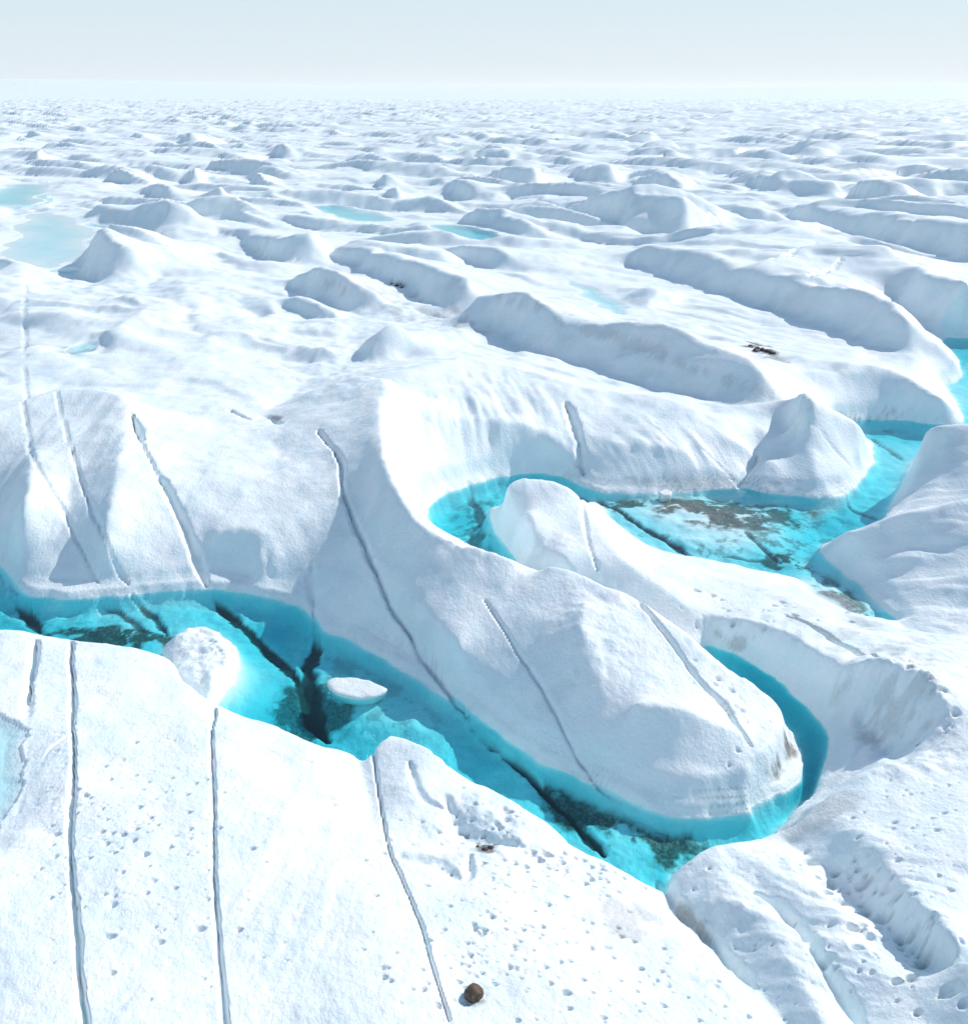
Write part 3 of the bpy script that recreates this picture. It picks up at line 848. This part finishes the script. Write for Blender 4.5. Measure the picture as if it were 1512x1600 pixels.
# dark grains on the river bed
grain = sstep(0.16, 0.3, fbm(X, Y, 1.1, 4, 81, 0.7))
for px, py, rx, ry, k in ((1210, 835, 110, 40, 0.6), (1070, 850, 90, 22, 0.6), (770, 830, 60, 50, 0.7), (590, 1110, 110, 50, 0.35), (120, 965, 160, 20, 0.3), (980, 1290, 100, 40, 0.6), (400, 1000, 120, 60, 0.15)):
    dirt = np.where(Z < -0.04, np.maximum(dirt, k * onbed * grain * blob(px, py, rx, ry, 0.7)), dirt)
dirt = np.where(Z > 0.3, np.maximum(dirt, 0.06 * sstep(0.1, 0.5, nzl + nz * 0.5)), dirt)

# ponds in the mid distance: frame outline -> level surface
PONDS = [
    ('pale frozen meltwater pond at the left edge', [(15, 385), (35, 345), (75, 333), (120, 345), (128, 372), (118, 415), (70, 418), (40, 402)], 0.35),
    ('blue meltwater pond on the far left edge', [(-40, 318), (0, 292), (40, 287), (72, 290), (60, 303), (66, 318), (20, 321)], 0.8),
    ('turquoise meltwater pond in the middle distance', [(484, 322), (530, 320), (565, 328), (612, 342), (590, 346), (530, 340)], 0.9),
    ('turquoise pond under a shaded ice hump', [(668, 352), (720, 352), (755, 358), (790, 370), (760, 377), (715, 370)], 1.1),
    ('pale meltwater strip under the long ridge', [(880, 438), (920, 448), (985, 486), (965, 490), (915, 466)], 0.4),
    ('narrow pale melt pool between cracked slabs at the left edge', [(-30, 1120), (10, 1120), (34, 1130), (40, 1185), (14, 1275), (-30, 1310)], 0.25),
    ('little grey melt pool left of the snow basin', [(100, 548), (128, 536), (152, 535), (148, 548), (115, 555)], 0.25),
    ('tiny turquoise pond among far hummocks left of centre', [(716, 228), (745, 226), (752, 238), (725, 242)], 0.9),
]
pond_meshes = []
PXS, PYS = frame_of(X, Y, Z)
for lab_, poly, dep in PONDS:
    pts = np.array([drop(*p) for p in poly])
    lvl = float(np.percentile(pts[:, 2], 35))
    pw = smooth_line([world_at(p[0], p[1], lvl) for p in poly] + [world_at(poly[0][0], poly[0][1], lvl)], 4)
    P = np.array(pw)
    size = np.ptp(P, 0).max()
    mg = min(0.25 * size, 8)
    q = np.nonzero((X > P[:, 0].min() - mg) & (X < P[:, 0].max() + mg) & (Y > P[:, 1].min() - mg) & (Y < P[:, 1].max() + mg))
    sd = 0.02 * size
    xs, ys = X[q] + sd * 3 * fbm(X[q], Y[q], size * 0.15, 3, 15), Y[q] + sd * 3 * fbm(X[q], Y[q], size * 0.15, 3, 16)
    dd = segdist(pw, xs, ys)
    ins = inside(pw, xs, ys)
    t = sstep(0, mg, dd)
    out = Z[q] * t + (lvl + 0.12) * (1 - t)
    Z[q] = np.where(ins, lvl - dep * np.clip(dd / (0.08 * size), 0.1, 1), np.maximum(np.where(Z[q] < lvl + 0.12, lvl + 0.12, Z[q]), out) if False else out)
    m_ = np.zeros(Z.shape, bool)
    m_[q] = ins | (dd < 0.06 * size)
    pond_meshes.append((lab_, lvl, m_, dep))

# ------------------------------------------------------------------ materials
def new_mat(name):
    m = bpy.data.materials.new(name)
    m.use_nodes = True
    nt = m.node_tree
    nt.nodes.clear()
    return m, nt, nt.nodes.new('ShaderNodeOutputMaterial')


def N(nt, typ, **kw):
    n = nt.nodes.new(typ)
    for k, v_ in kw.items():
        if k.startswith('i_'):
            key = k[2:]
            n.inputs[int(key) if key.isdigit() else key].default_value = v_
        else:
            setattr(n, k, v_)
    return n


def make_ice():
    m, nt, out = new_mat('glacier_ice')
    L = nt.links.new
    p = N(nt, 'ShaderNodeBsdfPrincipled')
    p.inputs['Roughness'].default_value = 0.55
    p.inputs['Specular IOR Level'].default_value = 0.25
    geo = N(nt, 'ShaderNodeNewGeometry')
    mp = N(nt, 'ShaderNodeMapping')
    mp.inputs['Rotation'].default_value = (0, 0, 0.9)
    mp.inputs['Scale'].default_value = (1, 0.8, 1)
    L(geo.outputs['Position'], mp.inputs['Vector'])
    n1 = N(nt, 'ShaderNodeTexNoise', i_Scale=0.5, i_Detail=6.0, i_Roughness=0.6)
    L(mp.outputs[0], n1.inputs['Vector'])
    n2 = N(nt, 'ShaderNodeTexNoise', i_Scale=4.0, i_Detail=6.0, i_Roughness=0.62)
    L(mp.outputs[0], n2.inputs['Vector'])
    n3 = N(nt, 'ShaderNodeTexNoise', i_Scale=22.0, i_Detail=3.0, i_Roughness=0.6)
    L(geo.outputs['Position'], n3.inputs['Vector'])
    r1 = N(nt, 'ShaderNodeValToRGB')
    r1.color_ramp.elements[0].position, r1.color_ramp.elements[1].position = 0.3, 0.7
    r1.color_ramp.elements[0].color = (0.79, 0.915, 0.925, 1)
    r1.color_ramp.elements[1].color = (0.925, 0.948, 0.948, 1)
    L(n1.outputs[0], r1.inputs[0])
    n4 = N(nt, 'ShaderNodeTexNoise', i_Scale=0.11, i_Detail=8.0, i_Roughness=0.62, i_Distortion=0.6)
    L(geo.outputs['Position'], n4.inputs['Vector'])
    mr = N(nt, 'ShaderNodeMapRange')
    mr.inputs[1].default_value, mr.inputs[2].default_value = 0.48, 0.70
    mr.inputs[3].default_value, mr.inputs[4].default_value = 0.0, 0.75
    L(n4.outputs[0], mr.inputs[0])
    bare = N(nt, 'ShaderNodeMix', data_type='RGBA')
    L(mr.outputs[0], bare.inputs[0])
    L(r1.outputs[0], bare.inputs[6])
    bare.inputs[7].default_value = (0.70, 0.83, 0.87, 1)
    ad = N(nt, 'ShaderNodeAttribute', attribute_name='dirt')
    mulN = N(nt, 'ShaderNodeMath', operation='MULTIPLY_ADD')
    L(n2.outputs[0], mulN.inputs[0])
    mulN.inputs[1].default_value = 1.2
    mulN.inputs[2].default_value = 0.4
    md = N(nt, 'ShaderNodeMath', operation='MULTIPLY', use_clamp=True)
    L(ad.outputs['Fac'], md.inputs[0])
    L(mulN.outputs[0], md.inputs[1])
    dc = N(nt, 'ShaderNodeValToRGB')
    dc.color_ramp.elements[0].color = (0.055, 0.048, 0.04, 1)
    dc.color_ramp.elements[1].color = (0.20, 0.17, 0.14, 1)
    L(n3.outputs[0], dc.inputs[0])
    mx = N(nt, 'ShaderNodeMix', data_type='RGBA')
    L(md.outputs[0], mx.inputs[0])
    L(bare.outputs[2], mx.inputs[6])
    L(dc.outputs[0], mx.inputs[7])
    ac = N(nt, 'ShaderNodeAttribute', attribute_name='crack')
    mx2 = N(nt, 'ShaderNodeMix', data_type='RGBA')
    L(ac.outputs['Fac'], mx2.inputs[0])
    L(mx.outputs[2], mx2.inputs[6])
    mx2.inputs[7].default_value = (0.05, 0.06, 0.06, 1)
    L(mx2.outputs[2], p.inputs['Base Color'])
    b1 = N(nt, 'ShaderNodeBump', i_Strength=0.75, i_Distance=0.11)
    L(n2.outputs[0], b1.inputs['Height'])
    b2 = N(nt, 'ShaderNodeBump', i_Strength=0.5, i_Distance=0.014)
    L(n3.outputs[0], b2.inputs['Height'])
    L(b1.outputs[0], b2.inputs['Normal'])
    L(b2.outputs[0], p.inputs['Normal'])
    L(p.outputs[0], out.inputs[0])
    return m


def make_water():
    m, nt, out = new_mat('meltwater')
    L = nt.links.new
    a = N(nt, 'ShaderNodeAttribute', attribute_name='depth')
    sep = N(nt, 'ShaderNodeCombineXYZ')
    for k, ab in enumerate((0.95, 0.165, 0.115)):
        mu = N(nt, 'ShaderNodeMath', operation='MULTIPLY')
        mu.inputs[1].default_value = -ab
        L(a.outputs['Fac'], mu.inputs[0])
        ex = N(nt, 'ShaderNodeMath', operation='EXPONENT')
        L(mu.outputs[0], ex.inputs[0])
        L(ex.outputs[0], sep.inputs[k])
    tr = N(nt, 'ShaderNodeBsdfTransparent')
    L(sep.outputs[0], tr.inputs[0])
    geo = N(nt, 'ShaderNodeNewGeometry')
    n = N(nt, 'ShaderNodeTexNoise', i_Scale=1.6, i_Detail=4.0)
    L(geo.outputs['Position'], n.inputs['Vector'])
    b = N(nt, 'ShaderNodeBump', i_Strength=0.3, i_Distance=0.06)
    L(n.outputs[0], b.inputs['Height'])
    gl = N(nt, 'ShaderNodeBsdfGlossy')
    inv = N(nt, 'ShaderNodeMath', operation='SUBTRACT')
    inv.inputs[0].default_value = 1.0
    L(geo.outputs['Backfacing'], inv.inputs[1])
    fm = N(nt, 'ShaderNodeMath', operation='MULTIPLY')
    L(inv.outputs[0], fm.inputs[1])
    gl.inputs['Roughness'].default_value = 0.08
    L(b.outputs[0], gl.inputs['Normal'])
    fr = N(nt, 'ShaderNodeFresnel')
    fr.inputs[0].default_value = 1.33
    L(b.outputs[0], fr.inputs['Normal'])
    mx = N(nt, 'ShaderNodeMixShader')
    L(fr.outputs[0], fm.inputs[0])
    L(fm.outputs[0], mx.inputs[0])
    L(tr.outputs[0], mx.inputs[1])
    L(gl.outputs[0], mx.inputs[2])
    L(mx.outputs[0], out.inputs[0])
    return m


ICE, WATER = make_ice(), make_water()

# ------------------------------------------------------------------ meshes from the surface
P3 = np.stack([X, Y, Z], -1)
du, dv = np.gradient(P3, axis=1), np.gradient(P3, axis=0)
NRM = np.cross(du, dv)
NRM /= np.maximum(np.linalg.norm(NRM, axis=-1, keepdims=True), 1e-12)
IDX = np.arange(NVM * NTM).reshape(NVM, NTM)
quads = np.stack([IDX[:-1, :-1], IDX[:-1, 1:], IDX[1:, 1:], IDX[1:, :-1]], -1).reshape(-1, 4)
flatP, flatN = P3.reshape(-1, 3), NRM.reshape(-1, 3)
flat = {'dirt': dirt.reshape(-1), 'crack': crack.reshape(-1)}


def mesh_from(name, faces, pos, attrs, nrm=None):
    used, inv = np.unique(faces, return_inverse=True)
    inv = inv.reshape(faces.shape)
    me = bpy.data.meshes.new(name)
    me.vertices.add(len(used))
    me.vertices.foreach_set('co', pos[used].astype(np.float32).ravel())
    nf = len(faces)
    me.loops.add(nf * 4)
    me.loops.foreach_set('vertex_index', inv.astype(np.int32).ravel())
    me.polygons.add(nf)
    me.polygons.foreach_set('loop_start', np.arange(0, nf * 4, 4, dtype=np.int32))
    me.polygons.foreach_set('use_smooth', np.ones(nf, bool))
    me.update(calc_edges=True)
    for k, a in attrs.items():
        at = me.attributes.new(k, 'FLOAT', 'POINT')
        at.data.foreach_set('value', a[used].astype(np.float32))
    if nrm is not None:
        at = me.attributes.new('custom_normal', 'FLOAT_VECTOR', 'POINT')
        at.data.foreach_set('vector', nrm[used].astype(np.float32).ravel())
    return me


def link(name, me, m, parent=None, **props):
    o = bpy.data.objects.new(name, me)
    if me is not None and m is not None:
        me.materials.append(m)
    col.objects.link(o)
    if parent is not None:
        o.parent = parent
    for k, v_ in props.items():
        o[k] = v_
    return o


# which thing each face belongs to: 0 the sheet, 1.. the surveyed mounds, 1000.. the far hummocks
LV = np.zeros(Z.shape, int)
ii = np.clip(np.round(I[:nn]).astype(int), 0, NV - 1)
jj = np.clip(np.round(J[:nn]).astype(int), 0, NT - 1)
LV[:nn] = np.maximum(lab[ii, jj], 0)
far = R > 1200
LV[far] = 0
LV[Z < 0.02] = 0
base = np.array([0] + [max(p[2] for l in ls for p in l) for _, _, ls in MOUNDS])
lowc = np.where(R < 110, 0.0, 3.4)
LV[(LV > 0) & (Z < lowc)] = 0
hv = hid.copy()
kept = [k for k in np.unique(hv) if k > 0]
kept.sort(key=lambda k: math.hypot(*HUM[k - 1][:2]))
kept = [k for k in kept if k <= NEAR_HUM and abs(math.atan2(*HUM[k - 1][:2])) < 0.52][:230]
keepm = np.zeros(len(HUM) + 1, int)
for k in kept:
    keepm[k] = 1000 + k
LV = np.where((LV == 0) & (keepm[hv] > 0) & (R > 200), keepm[hv], LV)
LV = np.where((LV == 0) & (keepm[hv] == 0) & (hv > 0) & (R > 600), 99999, LV)
FL = LV[:-1, :-1].reshape(-1)
FP = PART[:-1, :-1].reshape(-1)

LEDGE = ((dist > -0.2) & (dist < 1.5) & (Z < 1.0) & (Z > -0.1))[:-1, :-1].reshape(-1)
FP[LEDGE & (FP == 0)] = 2
NC = NTM - 1


def pieces(fidx):
    """Split faces of the grid into connected pieces, largest first."""
    i_, j_ = fidx // NC, fidx % NC
    o_ = np.lexsort((j_, i_))
    i_, j_, f_ = i_[o_], j_[o_], fidx[o_]
    brk = np.nonzero((np.diff(i_) != 0) | (np.diff(j_) != 1))[0] + 1
    st = np.concatenate([[0], brk])
    en = np.concatenate([brk, [len(f_)]])
    par = list(range(len(st)))

    def find(a_):
        while par[a_] != a_:
            par[a_] = par[par[a_]]
            a_ = par[a_]
        return a_
    rows = {}
    for r_, (s_, e_) in enumerate(zip(st, en)):
        rows.setdefault(int(i_[s_]), []).append((int(j_[s_]), int(j_[e_ - 1]), r_))
    for ri, runs in rows.items():
        for a0, a1, r_ in runs:
            for b0, b1, q_ in rows.get(ri - 1, ()):
                if b0 <= a1 and b1 >= a0:
                    par[find(r_)] = find(q_)
    grp = {}
    for r_, (s_, e_) in enumerate(zip(st, en)):
        grp.setdefault(find(r_), []).append(f_[s_:e_])
    return sorted((np.concatenate(v_) for v_ in grp.values()), key=len, reverse=True)


jobs, back = [], []
order = np.argsort(FL, kind='stable')
vals, starts = np.unique(FL[order], return_index=True)
ends = np.append(starts[1:], len(order))
for v_, s_, e_ in zip(vals, starts, ends):
    fidx = order[s_:e_]
    if v_ == 0 or v_ == 99999:
        continue
    pc = pieces(fidx)
    if len(pc[0]) < 12:
        back.append(fidx)
        continue
    back += pc[1:]
    jobs.append((int(v_), pc[0]))
for f_ in back:
    FL[f_] = 0
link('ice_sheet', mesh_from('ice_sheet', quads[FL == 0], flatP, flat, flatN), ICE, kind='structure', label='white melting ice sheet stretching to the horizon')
if (FL == 99999).any():
    link('distant_hummocks', mesh_from('distant_hummocks', quads[FL == 99999], flatP, flat, flatN), ICE, kind='stuff',
         label='mass of small white ice hummocks fading towards the horizon')
for v_, fidx in jobs:
    if v_ < 1000:
        name, label, _ = MOUNDS[v_ - 1]
        body, extra = fidx, []
        for code, pname in ((1, 'crack'), (2, 'waterline_ledge')):
            pf = fidx[FP[fidx] == code]
            if len(pf) < 30:
                continue
            for piece in pieces(pf):
                if len(piece) >= (30 if code == 1 else 60):
                    extra.append((pname, piece))
        if extra:
            body = np.setdiff1d(fidx, np.concatenate([p_ for _, p_ in extra]))
            pb_ = pieces(body)
            if len(pb_) > 1:                       # slivers cut off by a crack stay with the crack they touch
                rest = [q_ for q_ in pb_[1:]]
                body = np.concatenate([pb_[0]] + [q_ for q_ in rest])
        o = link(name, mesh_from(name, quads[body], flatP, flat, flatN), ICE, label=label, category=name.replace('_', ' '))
        for pname, piece in extra:
            link(pname, mesh_from(pname, quads[piece], flatP, flat, flatN), ICE, parent=o)
    else:
        link('ice_hummock', mesh_from('ice_hummock', quads[fidx], flatP, flat, flatN), ICE,
             label='low white ice hummock with a shaded front in the far hummock field', category='ice hummock', group='far ice hummocks')

# river and pond water
wm = (dist < 0.9) & (Z < 0.25)
wm[n2:] = False
# grow by two cells so the sheet tucks under its banks
for _ in range(2):
    wm = wm | np.roll(wm, 1, 0) | np.roll(wm, -1, 0) | np.roll(wm, 1, 1) | np.roll(wm, -1, 1)
wf = wm[:-1, :-1] & wm[1:, :-1] & wm[:-1, 1:] & wm[1:, 1:]
wpos = P3.copy()
wpos[..., 2] = 0.0
link('river_water', mesh_from('river_water', quads[wf.reshape(-1)], wpos.reshape(-1, 3), {'depth': np.maximum(-Z, 0).reshape(-1)}), WATER, kind='structure',
     label='turquoise meltwater river winding between the ice blocks')
for lab_, lvl, m_, dep in pond_meshes:
    wf = m_[:-1, :-1] & m_[1:, :-1] & m_[:-1, 1:] & m_[1:, 1:]
    wpos[..., 2] = lvl
    link('pond_water', mesh_from('pond_water', quads[wf.reshape(-1)], wpos.reshape(-1, 3), {'depth': np.maximum(lvl - Z, 0).reshape(-1)}), WATER, kind='structure', label=lab_)


# ------------------------------------------------------------------ floes, boulder, stones
def stone_mat(name, c0, c1):
    m, nt, out = new_mat(name)
    L = nt.links.new
    p = N(nt, 'ShaderNodeBsdfPrincipled')
    p.inputs['Roughness'].default_value = 0.8
    tcn = N(nt, 'ShaderNodeTexCoord')
    n = N(nt, 'ShaderNodeTexNoise', i_Scale=6.0, i_Detail=6.0, i_Roughness=0.7)
    L(tcn.outputs['Object'], n.inputs['Vector'])
    r = N(nt, 'ShaderNodeValToRGB')
    r.color_ramp.elements[0].position, r.color_ramp.elements[1].position = 0.35, 0.68
    r.color_ramp.elements[0].color, r.color_ramp.elements[1].color = c0, c1
    L(n.outputs[0], r.inputs[0])
    L(r.outputs[0], p.inputs['Base Color'])
    b = N(nt, 'ShaderNodeBump', i_Strength=0.8, i_Distance=0.05)
    L(n.outputs[0], b.inputs['Height'])
    L(b.outputs[0], p.inputs['Normal'])
    L(p.outputs[0], out.inputs[0])
    return m


BROWN = stone_mat('brown_rock', (0.045, 0.030, 0.022, 1), (0.21, 0.145, 0.10, 1))
DARK = stone_mat('dark_rock', (0.02, 0.018, 0.017, 1), (0.11, 0.09, 0.075, 1))


def rock_mesh(name, sx_, sy_, sz_, seed_, sub=3):
    bm = bmesh.new()
    bmesh.ops.create_icosphere(bm, subdivisions=sub, radius=1.0)
    rs = np.random.RandomState(seed_)
    cuts = [(rs.normal(size=3), rs.uniform(0.62, 0.95)) for _ in range(12)]
    for vtx in bm.verts:
        c = np.array(vtx.co)
        for n_, d_ in cuts:
            n_ = n_ / np.linalg.norm(n_)
            over = c @ n_ - d_
            if over > 0:
                c = c - n_ * over * 0.9
        c = c * (1 + 0.10 * float(fbm(np.array([c[0] * 2 + seed_]), np.array([c[1] * 2 + c[2] * 1.7]), 0.6, 3, seed_)[0]))
        vtx.co = (c[0] * sx_, c[1] * sy_, c[2] * sz_)
    me = bpy.data.meshes.new(name)
    bm.to_mesh(me)
    bm.free()
    return me


x_, y_, z_ = drop(740, 1562)
o = link('boulder', rock_mesh('boulder', 0.40, 0.42, 0.40, 5), BROWN, label='brown angular boulder lying on the pitted white ice apron', category='boulder')
o.location = (x_, y_ + 0.15, z_ + 0.20)
o.rotation_euler = (0.1, 0.2, 0.6)

STONES = [([(1172, 541), (1182, 545), (1190, 547), (1199, 550), (1206, 553), (1180, 549)], 0.62, 'dark stone in the dirt patch on the ridge behind the pinnacle', 'stones on the ridge behind the pinnacle'),
          ([(612, 444), (620, 447), (627, 450)], 0.5, 'dark stone at the foot of the low blue-shaded ridge', 'stones by the low shaded ridge'),
          ([(746, 1324), (757, 1328), (766, 1325)], 0.22, 'small dark stone in the dirty hollow of the near apron', 'stones in the dirty hollow')]
k_ = 0
for pts, size, label, grp in STONES:
    for px, py in pts:
        k_ += 1
        x_, y_, z_ = drop(px, py)
        f_ = rng.uniform(0.6, 1.2)
        o = link('stone', rock_mesh('stone', size * f_, size * f_ * 0.8, size * f_ * 0.55, 20 + k_, 2), DARK, label=label, category='stone', group=grp)
        o.location = (x_, y_, z_ + 0.1 * size)
        o.rotation_euler = (0, 0, rng.uniform(0, 6))


def floe(px, py, poly, hgt, label):
    """Low slab of ice lying in the shallow water, undercut at the waterline."""
    ring = np.array(smooth_line([world_at(*p) for p in poly] + [world_at(*poly[0])], 6))[:-1]
    c = ring.mean(0)
    bm = bmesh.new()
    rings = []
    for f_, h_ in ((0.9, -0.5), (0.97, -0.06), (1.0, 0.1), (0.99, 0.62 * hgt), (0.93, 0.92 * hgt), (0.75, 1.0 * hgt), (0.5, 0.95 * hgt), (0.25, 1.0 * hgt)):
        rr = []
        for i, p in enumerate(ring):
            q_ = c + (p - c) * (f_ + 0.05 * float(fbm(p[:1] * 1.0, p[1:], 0.7, 3, 5)[0]))
            n_ = float(fbm(np.array([q_[0]]), np.array([q_[1]]), 0.8, 3, 7)[0])
            rr.append(bm.verts.new((q_[0], q_[1], h_ + (0.35 * hgt * n_ if h_ > 0.3 * hgt else 0))))
        rings.append(rr)
    n = len(ring)
    for a_, b_ in zip(rings[:-1], rings[1:]):
        for i in range(n):
            bm.faces.new((a_[i], a_[(i + 1) % n], b_[(i + 1) % n], b_[i]))
    bm.faces.new(rings[-1])
    bm.faces.new(list(reversed(rings[0])))
    bmesh.ops.recalc_face_normals(bm, faces=bm.faces)
    for f_ in bm.faces:
        f_.smooth = True
    me = bpy.data.meshes.new('ice_floe')
    bm.to_mesh(me)
    bm.free()
    for nm, val in (('dirt', 0.10), ('crack', 0.0)):
        at = me.attributes.new(nm, 'FLOAT', 'POINT')
        at.data.foreach_set('value', np.full(len(me.vertices), val, np.float32))
    return link('ice_floe', me, ICE, label=label, category='ice floe')


floe(557, 1077, [(511, 1068), (525, 1062), (560, 1064), (585, 1070), (604, 1080), (590, 1090), (560, 1094), (530, 1088), (514, 1078)], 0.28, 'flat white ice floe grounded in the near river beside dark cracks')
floe(1040, 775, [(1028, 774), (1038, 770), (1048, 774), (1046, 779), (1034, 780)], 0.5, 'tiny white ice floe on dark sediment in the upper river')


# ------------------------------------------------------------------ the air over the ice
bm = bmesh.new()
bmesh.ops.create_cube(bm, size=1.0)
me = bpy.data.meshes.new('haze')
bm.to_mesh(me)
bm.free()
hm, hnt, hout = new_mat('haze')
pv = N(hnt, 'ShaderNodeVolumePrincipled')
pv.inputs['Color'].default_value = (0.97, 0.97, 0.965, 1)
pv.inputs['Density'].default_value = 0.000014
pv.inputs['Anisotropy'].default_value = 0.2
hnt.links.new(pv.outputs[0], hout.inputs['Volume'])
hz_o = link('haze', me, hm, kind='stuff', label='thin pale haze over the ice')
hz_o.scale = (130000, 130000, 300)
hz_o.location = (0, 0, 300 / 2 - 5)
